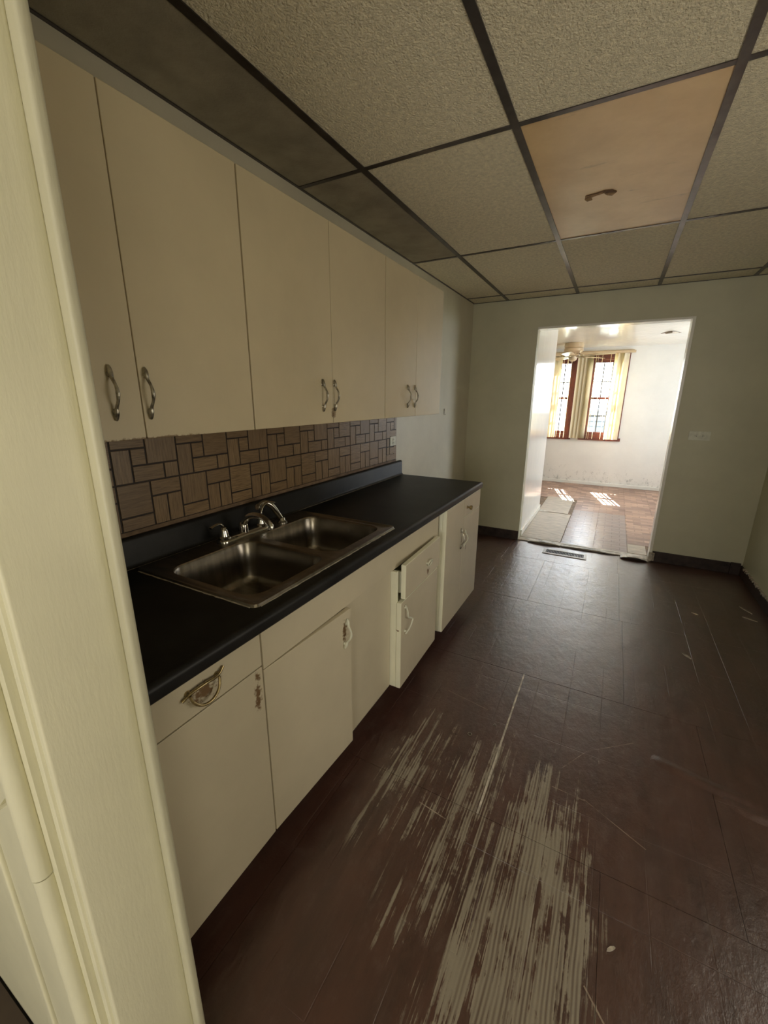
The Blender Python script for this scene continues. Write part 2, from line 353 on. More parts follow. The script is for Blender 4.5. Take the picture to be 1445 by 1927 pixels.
def link(name, bm, mat, parent=None, smooth=False, at=None):
    """bm in world coordinates -> ONE mesh object; its origin is the parent's or `at`"""
    bmesh.ops.recalc_face_normals(bm, faces=bm.faces[:])
    org = Vector(at) if at is not None else (origin(parent) if parent else Vector((0, 0, 0)))
    bmesh.ops.translate(bm, verts=bm.verts[:], vec=-org)
    me = bpy.data.meshes.new(name); bm.to_mesh(me); bm.free(); me.materials.append(mat)
    if smooth:
        for p in me.polygons: p.use_smooth = True
        me.set_sharp_from_angle(angle=math.radians(40))
    o = bpy.data.objects.new(name, me); C.objects.link(o)
    if parent: o.parent = parent; o.location = org - origin(parent)
    else: o.location = org
    return o
def tag(o, label, cat, group=None):
    o['label'] = label; o['category'] = cat
    if group: o['group'] = group
    return o
def thing(name, label, cat, loc, group=None):
    o = bpy.data.objects.new(name, None); C.objects.link(o); o.location = loc; o.empty_display_size = 0.05
    return tag(o, label, cat, group)
def struct(name, bm, mat, at=None, **k):
    o = link(name, bm, mat, at=at, **k); o['kind'] = 'structure'; return o
def inst(name, me, loc, parent, rot=None):
    o = bpy.data.objects.new(name, me); C.objects.link(o); o.parent = parent; o.location = Vector(loc) - origin(parent)
    if rot: o.rotation_euler = rot
    return o

# ------------------------------------------------------------ kitchen shell
H = 2.366; HF = 2.27
struct('wall_left', boxes((-0.10, 0.0, -4.235, 0.0, 0.0, H + 0.05)), mat_lwall)
struct('wall_right', boxes((2.515, 2.615, -4.235, 0.0, 0, H + 0.05)), mat_wall)
DX0, DX1, DH, WT = 0.636, 1.850, 2.112, 0.12
struct('wall_far', boxes((-0.10, DX0, 0, WT, 0, H + 0.05), (DX1, 2.615, 0, WT, 0, H + 0.05), (DX0, DX1, 0, WT, DH, H + 0.05)), mat_wall)
struct('trim_1', boxes((DX1 - 0.022, DX1 + 0.0005, -0.003, WT + 0.003, 0.012, DH), (DX0, DX1 - 0.022, -0.003, WT + 0.003, DH - 0.018, DH + 0.0005), bevel=0.002, seg=1), mat_trimw)
# floor: a dark substrate with the sheets as pieces
fl = struct('floor', boxes((-0.1, 2.6, -4.24, 0.02, -0.05, -0.006)), mat_dark)
rows = [(-4.235, -3.2015, (0.0, 0.62, 1.528, 2.515)), (-3.200, -2.2965, (0.0, 0.215, 1.125, 1.90, 2.515)), (-2.295, -1.3912, (0.0, 0.66, 1.605, 2.515)),
        (-1.390, -0.4902, (0.0, 0.98, 1.588, 2.515)), (-0.489, 0.0, (0.0, 0.66, 1.578, 2.515))]
for y0, y1, xs in rows:
    for a, c in zip(xs, xs[1:]):
        w = 0.004 if (abs(c - 1.125) < .001) else 0.0006
        w0 = 0.004 if (abs(a - 1.125) < .001) else 0.0006
        x0, x1 = a + w0, c - w
        bm = boxes((x0, x1, y0, y1, -0.006, 0.0))
        link('floor_sheet', bm, mat_floor, fl, at=((x0 + x1) / 2, (y0 + y1) / 2, 0))
link('joint_strip', boxes((1.1212, 1.1288, -3.20, -2.2965, -0.006, 0.0004)), mat_torn, fl)
def buckle(pts, w, h):
    bm = bmesh.new(); P = smooth_pts(pts, 6); n = len(P); prev = None
    for i, p in enumerate(P):
        t = (P[min(i + 1, n - 1)] - P[max(i - 1, 0)]).normalized(); s = Vector((-t.y, t.x, 0))
        f = math.sin(PI * i / (n - 1)) ** 0.7 + 0.001
        row = [bm.verts.new((p.x + s.x * w * q, p.y + s.y * w * q, h * f * (math.cos(PI * q) * .5 + .5) - 0.0004)) for q in (-1, -.7, -.4, -.15, 0, .15, .4, .7, 1)]
        if prev:
            for k in range(8): bm.faces.new((prev[k], prev[k + 1], row[k + 1], row[k]))
        prev = row
    return link('buckled_ridge', bm, mat_floor, fl, smooth=True)
buckle([(1.70, -2.60, 0), (1.80, -2.625, 0), (1.90, -2.65, 0), (2.06, -2.66, 0)], 0.036, 0.008)
buckle([(1.93, -2.68, 0), (2.02, -2.72, 0), (2.15, -2.70, 0)], 0.034, 0.006)

# ceiling: plenum board, lay-in tiles, T bars
ce = struct('ceiling', boxes((-0.1, 2.6, -4.24, 0.0, H + 0.03, H + 0.06)), mat_dark)
GX = [0.0, 0.3372, 0.947, 1.557, 2.167, 2.515]; GY = [-4.235, -3.889, -2.671, -1.453, -0.235, 0.0]
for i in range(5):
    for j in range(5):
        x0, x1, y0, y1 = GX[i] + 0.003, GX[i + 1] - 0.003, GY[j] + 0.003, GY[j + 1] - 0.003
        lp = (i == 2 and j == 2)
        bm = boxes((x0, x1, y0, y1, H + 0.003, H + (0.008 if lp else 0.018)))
        o = link('light_panel' if lp else 'ceiling_tile', bm, mat_panel if lp else (mat_tile_dark if i == 0 and j < 3 else mat_tile), ce, at=((x0 + x1) / 2, (y0 + y1) / 2, H))
        if lp: o['label'] = 'yellowed smooth plastic light panel with a torn brown mark'
bw = 0.0135
for x in GX[1:-1]: link('grid_bar', boxes((x - bw, x + bw, GY[0], 0.0, H - 0.001, H + 0.0025), (x - .002, x + .002, GY[0], 0, H + .0025, H + .03)), mat_tbar, ce)
for y in GY[1:-1]:
    for i in range(5):
        link('cross_bar', boxes((GX[i] + (bw if i else 0), GX[i + 1] - (bw if i < 4 else 0), y - bw * .8, y + bw * .8, H - 0.0005, H + 0.0025)), mat_tbar, ce)
link('wall_angle', boxes((0, 0.012, GY[0], 0, H - 0.001, H + 0.002)), mat_tbar, ce)
link('wall_angle', boxes((0.012, 2.497, -0.012, 0, H - 0.001, H + 0.002)), mat_tbar, ce)
link('wall_angle', boxes((2.497, 2.515, GY[0], 0, H - 0.001, H + 0.002)), mat_tbar, ce)
# torn brown paper flaps on the light panel
def blob(pts, z0, z1, jitter=0.0):
    bm = bmesh.new(); a = [bm.verts.new((x + random.uniform(-jitter, jitter), y + random.uniform(-jitter, jitter), z0 + random.uniform(-.3, .3) * (z1 - z0))) for x, y in pts]
    c = [bm.verts.new((v.co.x, v.co.y, z1)) for v in a]; n = len(a)
    for i in range(n): bm.faces.new((a[i], a[(i + 1) % n], c[(i + 1) % n], c[i]))
    bm.faces.new(a[::-1]); bm.faces.new(c); return bm
ring = [(1.118, -1.955), (1.128, -1.93), (1.150, -1.94), (1.146, -1.966), (1.165, -1.978), (1.20, -1.984), (1.212, -1.955), (1.232, -1.945), (1.250, -1.972),
        (1.232, -2.0), (1.20, -2.008), (1.165, -1.996), (1.14, -1.992), (1.122, -1.985)]
mat_tan = simple('torn_tan_paper', (0.40, 0.25, 0.12), 0.8, var=.3, vscale=60)
link('torn_flap', blob(ring, H + 0.0005, H + 0.0035), mat_tan, ce)
o = link('torn_mark', blob([(x * 1.0 + .002, y - .008) for x, y in ring[4:]], H + 0.0005, H + 0.0032), mat_stain, ce)

# dark cove baseboards
struct('baseboard_far_left', boxes((0.0, DX0 - 0.002, -0.012, 0.0, 0.0, 0.098), bevel=0.003), mat_vinylbase)
struct('baseboard_far_right', boxes((DX1 + 0.004, 2.43, -0.012, 0.0, 0.0, 0.100), (2.43, 2.50, -0.02, -0.003, 0.0, 0.105), bevel=0.003), mat_vinylbase)
bmr = boxes((2.500, 2.515, -3.9, 0.0, 0.0, 0.085), bevel=0.003)
br_ = struct('baseboard_right', bmr, mat_vinylbase)
bm = bmesh.new(); random.seed(3)
for k in range(46):
    y = -0.10 - k * 0.045; box(bm, 2.498 + random.uniform(-.004, .004), 2.515, y - 0.03 * random.uniform(.6, 1), y, 0.078 + random.uniform(-.004, .004), 0.088 + random.uniform(0, .010))
o = link('plaster_crust', bm, mat_plaster, br_); o['kind'] = 'stuff'

# ------------------------------------------------------------ near doorway: jamb, lip, moulding, wall
XJ, YJ0, YJ1 = 0.800, -4.223, -4.112
struct('wall_near', boxes((-1.3, 0.772, -4.235, -4.115, 0, H), (2.2, 3.4, -4.235, -4.115, 0, H), (0.772, 2.2, -4.235, -4.115, 2.15, H)), mat_jamb)
jm = boxes((0.772, XJ - 0.012, YJ0 - 0.004, YJ1, 0, 2.15), bevel=0.004)
o = struct('trim_2', jm, mat_jamb)
bm = boxes((XJ - 0.010 - .004, XJ - 0.0, YJ0, YJ1 + .001, 0, 2.15), bevel=0.0035, seg=3); link('jamb_board', bm, mat_jamb, o, smooth=True)
bm = boxes((XJ - 0.012, XJ + 0.018, YJ1, YJ1 + 0.014, 0, 2.15), bevel=0.005, seg=3); link('stop_lip', bm, mat_lip, o, smooth=True)
bm = bmesh.new()
def post(x, y, r, z0, z1, seg=24, wob=0.0):
    n = max(2, int((z1 - z0) / 0.03)); pts = [(x + random.uniform(-wob, wob), y + random.uniform(-wob, wob), z0 + (z1 - z0) * i / n) for i in range(n + 1)]
    tube(bm, pts, [r * random.uniform(1 - wob * 12, 1 + wob * 12) for _ in pts], seg, side=Vector((1, 0, 0)))
post(0.741, -4.242, 0.0140, 0.0, 0.808, wob=0.0003); post(0.7425, -4.2435, 0.0138, 0.812, 2.15, wob=0.0003)
o = struct('trim_3', bm, mat_jamb, smooth=True)
bm = boxes((0.575, 0.7255, -4.243, -4.235, 0, 2.15), bevel=0.003, seg=2); link('casing_board', bm, mat_jamb, o, smooth=True)
bm = boxes((0.540, 0.573, -4.249, -4.235, 0, 2.2), bevel=0.004, seg=3); link('casing_edge', bm, mat_jamb, o, smooth=True)
# small torn lip of paint where the moulding meets the casing
bm = blob([(0.716, -4.25), (0.7265, -4.262), (0.7275, -4.246), (.722, -4.243)], 0.938, 0.943); link('paint_chip', bm, mat_jamb, o)

# room behind the camera (closed, lit by added area lamps)
struct('floor_behind', boxes((-1.3, 3.4, -7.2, -4.24, -0.05, 0.0)), mat_darkwood)
struct('ceiling_behind', boxes((-1.3, 3.4, -7.2, -4.24, H, H + 0.05)), mat_tile)
struct('wall_behind', boxes((-1.3, 3.4, -7.3, -7.2, 0, H)), mat_wall)
struct('wall_behind_left', boxes((-1.4, -1.3, -7.3, -4.115, 0, H)), mat_wall)
struct('wall_behind_right', boxes((3.4, 3.5, -7.3, -4.115, 0, H)), mat_wall)

# ------------------------------------------------------------ upper cabinets
XU, ZU0, ZU1 = 0.300, 1.360, 2.130
def handle(parent, x, y, z0, z1, mat=mat_pull, tilt=0.0, lab=None, arch=0.026, drop=0.0):
    """vertical arched pull with spear ends, standing off the face at x"""
    L = z1 - z0; bm = bmesh.new()
    q = [(0.000, 0.003, .0026), (0.05, 0.005, .0050), (0.14, 0.0085, .0062), (0.24, 0.012, .0040), (0.36, arch * .85, .0036), (0.5, arch, .0050),
         (0.64, arch * .85, .0036), (0.76, 0.012, .0040), (0.86, 0.0085, .0062), (0.95, 0.005, .0050), (1.0, 0.003, .0026)]
    P = smooth_pts([(x + dx, y + math.sin(tilt) * (t - .5) * L, z0 + t * L) for t, dx, r in q], 3)
    rad = []
    for i in range(len(P)):
        u = i / 3; k = min(int(u), len(q) - 2); rad.append(q[k][2] + (q[k + 1][2] - q[k][2]) * (u - k))
    tube(bm, P, rad, 10, side=Vector((1, 0, 0)))
    for t in (0.16, 0.84):
        zc = z0 + t * L; yc = y + math.sin(tilt) * (t - .5) * L
        lathe(bm, [(.0045, -0.0005), (.0070, 0.001), (.0045, .004), (.0040, .011)], 12, Matrix.Translation((x, yc, zc)) @ Matrix.Rotation(PI / 2, 4, 'Y'))
    o = link('handle', bm, mat, parent, smooth=True)
    if lab: o['label'] = lab
    return o
def upper(y0, ys, y1, hy, label, seamw=0.0014):
    t = thing('upper_cabinet', label, 'cabinet', (0.0, (y0 + y1) / 2, ZU0), 'cream upper cabinets over the counter')
    link('body', boxes((0.0012, XU - 0.019, y0 + .0005, y1 - .0005, ZU0 + 0.004, ZU1 - 0.004)), mat_upper, t)
    for k, (a, c) in enumerate(((y0, ys), (ys, y1))):
        d = link('door', boxes((XU - 0.0185, XU, a + seamw, c - seamw, ZU0, ZU1), bevel=0.0022, seg=2), mat_upper, t, at=(XU, (a + c) / 2, ZU0))
        handle(d, XU, hy[k], 1.410, 1.540)
    return t
upper(-4.110, -3.720, -3.337, (-3.792, -3.703), 'cream two-door upper cabinet beside the painted door jamb, nearest the camera')
upper(-3.334, -2.872, -2.402, (-2.946, -2.864), 'cream wide middle upper cabinet above the sink with two close handles')
upper(-2.398, -2.012, -1.605, (-2.130, -2.032), 'cream upper cabinet at the far end, its two handles closest together')

# ------------------------------------------------------------ parquet wall panel
ZP0, ZP1, YP1 = 1.006, 1.40, -1.680
pn = thing('parquet_wall_panel', 'brown faux parquet wall panel of small blocks behind sink and faucet', 'wall panel', (0.0, -2.9, ZP0))
link('backing', boxes((0.0003, 0.004, -4.11, YP1, ZP0 + .010, ZP1)), mat_grout, pn)
link('bare_strip', boxes((0.0003, 0.0062, -4.11, YP1, ZP0 + .006, 1.032)), mat_board, pn)
cw = 0.2286
mod = [(0.0, .5, 1.303, 1.42, 0), (0.0, .27, 1.19, 1.303, 1), (.27, .5, 1.246, 1.303, 0), (.5, 1.0, 1.246, 1.42, 2), (.27, .76, 1.19, 1.246, 0), (.76, 1.0, 1.19, 1.246, 1),
       (0.0, .5, 1.078, 1.19, 3), (0.0, .5, 1.032, 1.078, 0), (.5, 1.0, 1.135, 1.19, 0), (.5, .75, 1.032, 1.135, 1), (.75, 1.0, 1.032, 1.135, 1)]
ci = 0; y = -3.664 - 2 * cw
while y < YP1 - 0.01:
    for a, c, z0, z1, g in mod:
        A, B_, zz0, zz1 = max(y + a * cw, -4.108), min(y + c * cw, YP1), z0, min(z1, ZP1)
        if B_ - A < 0.012: continue
        if A < -1.70 and B_ > -1.79 and zz0 < 1.185 and zz1 > 1.14 and y > -1.9: continue
        if g == 2: mt = mat_gz if ci % 2 == 0 else mat_gy
        elif g == 3: mt = mat_gy if ci % 2 == 0 else mat_gz
        else: mt = mat_gz if g == 1 else mat_gy
        gp = 0.0029
        link('parquet_block', boxes((0.004, 0.0066, A + gp, B_ - gp, zz0 + gp, zz1 - gp), bevel=0.0008, seg=1), mt, pn, at=(0.005, (A + B_) / 2, (zz0 + zz1) / 2))
    y += cw; ci += 1
# corner pieces around the outlet
for A, B_, z0, z1, mt in ((-1.826, -1.79, 1.135, 1.19, mat_gz), (-1.786, YP1, 1.078, 1.128, mat_gy), (-1.826, -1.79, 1.078, 1.13, mat_gz), (-1.786, YP1, 1.035, 1.076, mat_gy), (-1.826, -1.79, 1.035, 1.076, mat_gy), (-1.786, YP1, 1.205, 1.245, mat_gy)):
    link('parquet_block', boxes((0.004, 0.0068, A + .002, B_ - .002, z0, z1 - .002), bevel=0.0008, seg=1), mt, pn)
def outlet(x0, x1, y0, y1, z0, z1, axis, label, horiz):
    """duplex outlet with plate; axis 'x' faces +x, axis 'y' faces -y"""
    cy, cz, cx = (y0 + y1) / 2, (z0 + z1) / 2, (x0 + x1) / 2
    t = thing('wall_outlet', label, 'outlet', (x0 if axis == 'x' else cx, cy if axis == 'x' else y1, z0))
    link('cover_plate', boxes((x0, x1, y0, y1, z0, z1), bevel=0.002), mat_outlet, t)
    for s in (-1, 1):
        bm = bmesh.new(); sl = bmesh.new()
        if axis == 'y':
            c = Vector((cx + s * 0.021, y0 - 0.0016, cz))
            lathe(bm, [(.0145, 0), (.0145, .002), (.0135, .003)], 20, Matrix.Translation(c + Vector((0, .002, 0))) @ Matrix.Rotation(PI / 2, 4, 'X'))
            for dz in (-.005, .005): box(sl, c.x - .004, c.x + .004, c.y - .0016, c.y - .0002, c.z + dz - .0012, c.z + dz + .0012)
            lathe(sl, [(.0024, 0), (.0024, .0016)], 10, Matrix.Translation(c + Vector((s * .009, 0, 0))) @ Matrix.Rotation(PI / 2, 4, 'X'))
        else:
            c = Vector((x1, cy, cz + s * 0.012))
            lathe(bm, [(.011, 0), (.011, .002), (.010, .003)], 16, Matrix.Translation(c) @ Matrix.Rotation(PI / 2, 4, 'Y'))
            for dy in (-.004, .004): box(sl, c.x + .0028, c.x + .0036, c.y + dy - .001, c.y + dy + .001, c.z - .003, c.z + .004)
        so = link('socket', bm, mat_outlet, t, smooth=True); link('slot', sl, mat_dark, so)
outlet(1.953, 2.103, -0.006, -0.0003, 1.130, 1.206, 'y', 'painted-over outlet mounted sideways on the far wall right of the doorway', True)
outlet(0.004, 0.009, -1.779, -1.692, 1.135, 1.200, 'x', 'small square outlet at the far end of the parquet wall panel', False)
bm = boxes((0.0002, 0.006, -0.716, -0.704, 1.318, 1.372), (0.0002, 0.010, -0.704, -0.690, 1.318, 1.323))
tag(link('wall_hook', bm, mat_pull, at=(0, -0.705, 1.32)), 'tiny metal hook on the left wall just past the upper cabinets', 'hook')

# ------------------------------------------------------------ base cabinets
ZB0, ZB1 = 0.150, 0.874
def carcass(t, y0, y1, xf, z0=ZB0, mat=mat_base, name='body'):
    th = 0.016; e = 0.0008
    link(name, boxes((0.002, xf, y0 + e, y0 + th, z0, ZB1), (0.002, xf, y1 - th, y1 - e, z0, ZB1), (0.002, xf, y0 + th, y1 - th, z0, z0 + th), (0.002, 0.010, y0 + th, y1 - th, z0 + th, ZB1 - .12)), mat, t)
    link('toe_kick', boxes((0.50, 0.518, y0 + e, y1 - e, 0.0, z0 - .0005), (0.01, .5, y0 + e, y0 + th, 0, z0 - .0005), (0.01, .5, y1 - th, y1 - e, 0, z0 - .0005)), mat_darkwood, t)
def front(name, t, x0, x1, y0, y1, z0, z1, mat=mat_base, rotz=0.0, hinge='near'):
    yh = y0 if hinge == 'near' else y1
    o = link(name, boxes((x0, x1, y0, y1, z0, z1), bevel=0.0018, seg=2), mat, t, at=(x0, yh, z0))
    o.rotation_euler = (0, 0, rotz); return o
g = 0.0015
u0 = thing('base_cabinet', 'cream base cabinet nearest the camera with grimy drawer pull and a worn door patch', 'cabinet', (0.3, -3.9, 0.0), 'cream base cabinets under the counter')
carcass(u0, -4.105, -3.679, 0.591)
front('door', u0, 0.5915, 0.610, -4.10, -3.681 - g, ZB0, 0.750)
dr = front('drawer', u0, 0.5915, 0.610, -4.10, -3.681 - g, 0.7535, 0.873)
# bin pull: half ring hanging below a small bar
bm = bmesh.new(); pts = []
for k in range(15):
    a = PI * k / 14; pts.append((0.610 + 0.010 + 0.010 * math.sin(a), -3.868 + 0.040 * math.cos(a), 0.818 - 0.040 * math.sin(a)))
tube(bm, pts, 0.0036, 10, side=Vector((1, 0, 0)))
tube(bm, smooth_pts([(0.614, -3.925, 0.812), (0.618, -3.905, 0.822), (0.622, -3.868, 0.826), (0.618, -3.830, 0.822), (0.614, -3.81, 0.834)], 5), 0.0040, 10, side=Vector((1, 0, 0)))
for yy in (-3.908, -3.828): lathe(bm, [(.008, -.0003), (.008, .002), (.004, .009)], 12, Matrix.Translation((0.610, yy, 0.821)) @ Matrix.Rotation(PI / 2, 4, 'Y'))
o = link('pull', bm, mat_brass, dr, smooth=True); o['label'] = 'half-ring brass pull caked in grime'

u1 = thing('base_cabinet', 'cream sink base cabinet with long blank panel under the counter and one door slightly ajar', 'cabinet', (0.3, -3.28, 0.0), 'cream base cabinets under the counter')
link('body', boxes((0.002, 0.591, -3.676, -3.662, ZB0, 0.735), (0.002, 0.591, -2.918, -2.903, ZB0, 0.735), (0.002, 0.591, -3.662, -2.918, ZB0, ZB0 + .016), (0.002, 0.010, -3.662, -2.918, ZB0 + .016, 0.735), (0.56, 0.591, -3.662, -2.918, .70, .735)), mat_base, u1)
link('toe_kick', boxes((0.50, 0.518, -3.676, -2.903, 0.0, ZB0 - .0005), (0.01, .5, -3.676, -3.66, 0, ZB0 - .0005), (0.01, .5, -2.918, -2.903, 0, ZB0 - .0005)), mat_darkwood, u1)
link('false_front', boxes((0.5915, 0.610, -3.677, -2.355, 0.7365, 0.873), bevel=0.0015), mat_base, u1)
d1 = front('door', u1, 0.5915, 0.610, -3.677, -3.262, ZB0, 0.7345, rotz=-math.radians(2.6))
link('fixed_panel', boxes((0.585, 0.6035, -3.268, -2.904, ZB0, 0.7360), bevel=0.001), mat_base, u1)
hd = handle(d1, 0.6105, -3.297, 0.595, 0.705, mat_outlet, 0.16, 'paint-peeled bent pull')

u3 = thing('base_cabinet', 'cream narrow base cabinet with drawer pulled askew and bent white handle below', 'cabinet', (0.3, -2.65, 0.0), 'cream base cabinets under the counter')
th = .016
link('body', boxes((0.002, 0.585, -2.900, -2.884, ZB0, 0.735), (0.002, 0.580, -2.34, -2.326, ZB0, 0.735), (0.002, 0.58, -2.884, -2.34, ZB0, ZB0 + th), (.002, .01, -2.884, -2.34, ZB0 + th, .735)), mat_base, u3)
link('toe_kick', boxes((0.50, 0.518, -2.90, -2.327, 0.0, ZB0 - .0005), (0.01, .5, -2.90, -2.884, 0, ZB0 - .0005)), mat_darkwood, u3)
link('face_frame', boxes((0.586, 0.6315, -2.900, -2.884, ZB0, 0.735), (0.586, 0.6315, -2.884, -2.866, ZB0, 0.572), (0.586, 0.6315, -2.866, -2.440, ZB0, ZB0 + .03),
                         (0.586, 0.6315, -2.866, -2.440, 0.56, 0.572)), mat_lit_edge, u3)
link('face_stile', boxes((0.586, 0.600, -2.42, -2.325, ZB0 + .01, 0.735)), mat_base, u3)
d3 = front('door', u3, 0.6325, 0.6545, -2.898, -2.436, ZB0 - .003, 0.588, mat_lit_edge, rotz=math.radians(0.9), hinge='near')
# door and drawer fronts carry the tan coat; edges are painted brighter as if lit
def skin(parent, x, y0, y1, z0, z1):
    return link('front_face', boxes((x - .0004, x + 0.0012, y0, y1, z0, z1), bevel=.0005, seg=1), mat_base, parent)
skin(d3, 0.6550, -2.8955, -2.437, ZB0 - .001, 0.586)
d3.rotation_euler = (0, 0, math.radians(1.2))
w3 = front('drawer', u3, 0.638, 0.660, -2.868, -2.422, 0.597, 0.760, mat_lit_edge, rotz=math.radians(1.6), hinge='near')
skin(w3, 0.6602, -2.866, -2.4235, 0.599, 0.758)
link('drawer_box', boxes((0.30, 0.637, -2.845, -2.833, 0.612, 0.715), (0.30, 0.637, -2.46, -2.448, 0.612, 0.715), (0.30, 0.637, -2.833, -2.46, 0.612, 0.618)), mat_lit_edge, w3)
# loop pull on the askew drawer
bm = bmesh.new(); pts = []
for k in range(25):
    a = 2 * PI * k / 24; pts.append((0.672 + 0.006 * math.sin(a), -2.592 + 0.024 * math.cos(a), 0.676 + 0.016 * math.sin(a) - 0.012 * math.cos(a) * .3))
tube(bm, pts[:-1] + [pts[0]], 0.0036, 8, side=Vector((1, 0, 0)))
for yy in (-2.612, -2.572): lathe(bm, [(.0065, -.0003), (.0065, .002), (.0035, .010)], 12, Matrix.Translation((0.6612, yy, 0.678)) @ Matrix.Rotation(PI / 2, 4, 'Y'))
link('pull', bm, mat_outlet, w3, smooth=True)
bm = bmesh.new()
P = smooth_pts([(0.660, -2.862, 0.566), (0.667, -2.852, 0.535), (0.671, -2.852, 0.505), (0.676, -2.826, 0.488), (0.680, -2.822, 0.478), (0.674, -2.838, 0.445), (0.662, -2.858, 0.418)], 4)
tube(bm, P, 0.0040, 8, side=Vector((1, 0, 0)))
for zz in (0.552, 0.432): lathe(bm, [(.006, -.0003), (.006, .002), (.003, .008)], 10, Matrix.Translation((0.6562, -2.858, zz)) @ Matrix.Rotation(PI / 2, 4, 'Y'))
o = link('handle', bm, mat_outlet, d3, smooth=True); o['label'] = 'bent painted handle'

u4 = thing('base_cabinet', 'cream end base cabinet by the far wall with brass knob on its small drawer', 'cabinet', (0.3, -1.98, 0.0), 'cream base cabinets under the counter')
carcass(u4, -2.311, -1.655, 0.596, 0.125)
link('face_frame', boxes((0.597, 0.617, -2.311, -2.285, 0.125, 0.873), (0.597, .617, -1.69, -1.656, .125, .873), (.597, .617, -2.285, -1.69, .125, .15), (.597, .617, -2.285, -1.69, .85, .873), (.597, .617, -2.01, -1.99, .15, .85)), mat_lit_edge, u4)
dA = front('door', u4, 0.6175, 0.6395, -2.311, -2.003, 0.125, 0.873, mat_lit_edge)
skin(dA, 0.640, -2.309, -2.0045, 0.127, 0.871)
dB = front('door', u4, 0.6175, 0.6395, -2.0005, -1.656, 0.125, 0.752, mat_lit_edge, hinge='far')
skin(dB, 0.640, -1.999, -1.658, 0.127, 0.750)
dC = front('drawer', u4, 0.6175, 0.6395, -2.0005, -1.656, 0.7545, 0.873, mat_lit_edge)
skin(dC, 0.640, -1.999, -1.658, 0.7560, 0.871)
handle(dA, 0.6410, -2.045, 0.565, 0.70, mat_pull)
handle(dB, 0.6410, -1.975, 0.560, 0.672, mat_outlet, 0.1)
bm = bmesh.new(); lathe(bm, [(.010, -.0003), (.010, .002), (.0055, .005), (.0050, .014), (.0125, .020), (.0150, .027), (.0120, .033), (0.0, .035)], 20, Matrix.Translation((0.641, -1.942, 0.810)) @ Matrix.Rotation(PI / 2, 4, 'Y'))
link('knob', bm, mat_brass, dC, smooth=True)

# ------------------------------------------------------------ countertop with splash
YC0, YC1, XF = -4.108, -1.632, 0.646
SX0, SX1, SY0, SY1 = 0.052, 0.592, -3.672, -2.832
ct = thing('countertop', 'long black laminate countertop with rolled front edge and low splash on cream cabinets', 'countertop', (0.3, -2.9, 0.875))
bm = bmesh.new()
box(bm, 0.0, 0.5, YC0, SY0 + .03, 0.8755, 0.915); box(bm, 0.0, 0.5, SY1 - .03, YC1, 0.8755, 0.915)
box(bm, 0.0, SX0 + .03, SY0 + .03, SY1 - .03, 0.8755, 0.915)
box(bm, 0.5, SX1 - .03, YC0, SY0 + .03, 0.8755, 0.915); box(bm, 0.5, SX1 - .03, SY1 - .03, YC1, 0.8755, 0.915)
prof = [(SX1 - .03, 0.8755), (SX1 - .03, 0.915), (0.618, 0.915)]
for k in range(9):
    a = PI / 2 - PI / 2 * k / 8; prof.append((0.632 + 0.014 * math.cos(a), 0.9018 + 0.0148 * math.sin(a)))
prof += [(0.646, 0.885)]
for k in range(1, 6):
    a = -PI / 2 * k / 5; prof.append((0.638 + 0.008 * math.cos(a), 0.8835 + 0.008 * math.sin(a)))
extrude_y(bm, prof, YC0, YC1)
link('worktop', bm, mat_black, ct, smooth=True)
bm = bmesh.new(); prof = [(0.0008, 0.915), (0.0008, 1.006), (0.003, 1.0145), (0.008, 1.018), (0.016, 1.018), (0.023, 1.014), (0.026, 1.006), (0.026, 0.930), (0.029, 0.921), (0.036, 0.915)]
extrude_y(bm, prof, YC0, YC1 + 0.012); link('splash', bm, mat_black, ct, smooth=True)
bm = boxes((0.036, 0.0375, YC0, YC1, 0.915, 0.9162)); link('seam_line', bm, mat_core, ct)
bm = boxes((0.03, 0.642, YC1, YC1 + 0.002, 0.880, 0.9145)); link('end_cap', bm, mat_core, ct)
lathe_bm = bmesh.new(); lathe(lathe_bm, [(.003, 0), (.003, .001)], 10, Matrix.Translation((0.026, YC1 - 0.025, 0.985)) @ Matrix.Rotation(PI / 2, 4, 'Y')); link('nail_hole', lathe_bm, mat_dark, ct)

# ------------------------------------------------------------ sink
def rrect(x0, x1, y0, y1, r, n=7):
    pts = []
    for cx, cy, a0 in ((x1 - r, y1 - r, 0), (x0 + r, y1 - r, PI / 2), (x0 + r, y0 + r, PI), (x1 - r, y0 + r, 3 * PI / 2)):
        for k in range(n + 1):
            a = a0 + PI / 2 * k / n; pts.append((cx + r * math.cos(a), cy + r * math.sin(a)))
    return pts
ZS = 0.9215
sk = thing('kitchen_sink', 'double bowl stainless steel drop-in sink set in the black countertop', 'sink', (0.32, -3.25, 0.915))
bowls = [(0.150, 0.545, -3.632, -3.272), (0.150, 0.545, -3.236, -2.872)]
bm = bmesh.new()
def loop(pts, z): return [bm.verts.new((x, y, z)) for x, y in pts]
def bridge(a, c):
    n = len(a)
    for i in range(n): bm.faces.new((a[i], a[(i + 1) % n], c[(i + 1) % n], c[i]))
o0 = loop(rrect(SX0, SX1, SY0, SY1, 0.022), 0.9152); o1 = loop(rrect(SX0 + .004, SX1 - .004, SY0 + .004, SY1 - .004, 0.020), ZS + .001)
o2 = loop(rrect(SX0 + .011, SX1 - .011, SY0 + .011, SY1 - .011, 0.018), ZS + .001); o3 = loop(rrect(SX0 + .018, SX1 - .018, SY0 + .018, SY1 - .018, 0.016), ZS - .002)
bridge(o0, o1); bridge(o1, o2); bridge(o2, o3)
inner = []
for q in bowls: inner.append(loop(rrect(*q, 0.062), ZS - .002))
edges = []
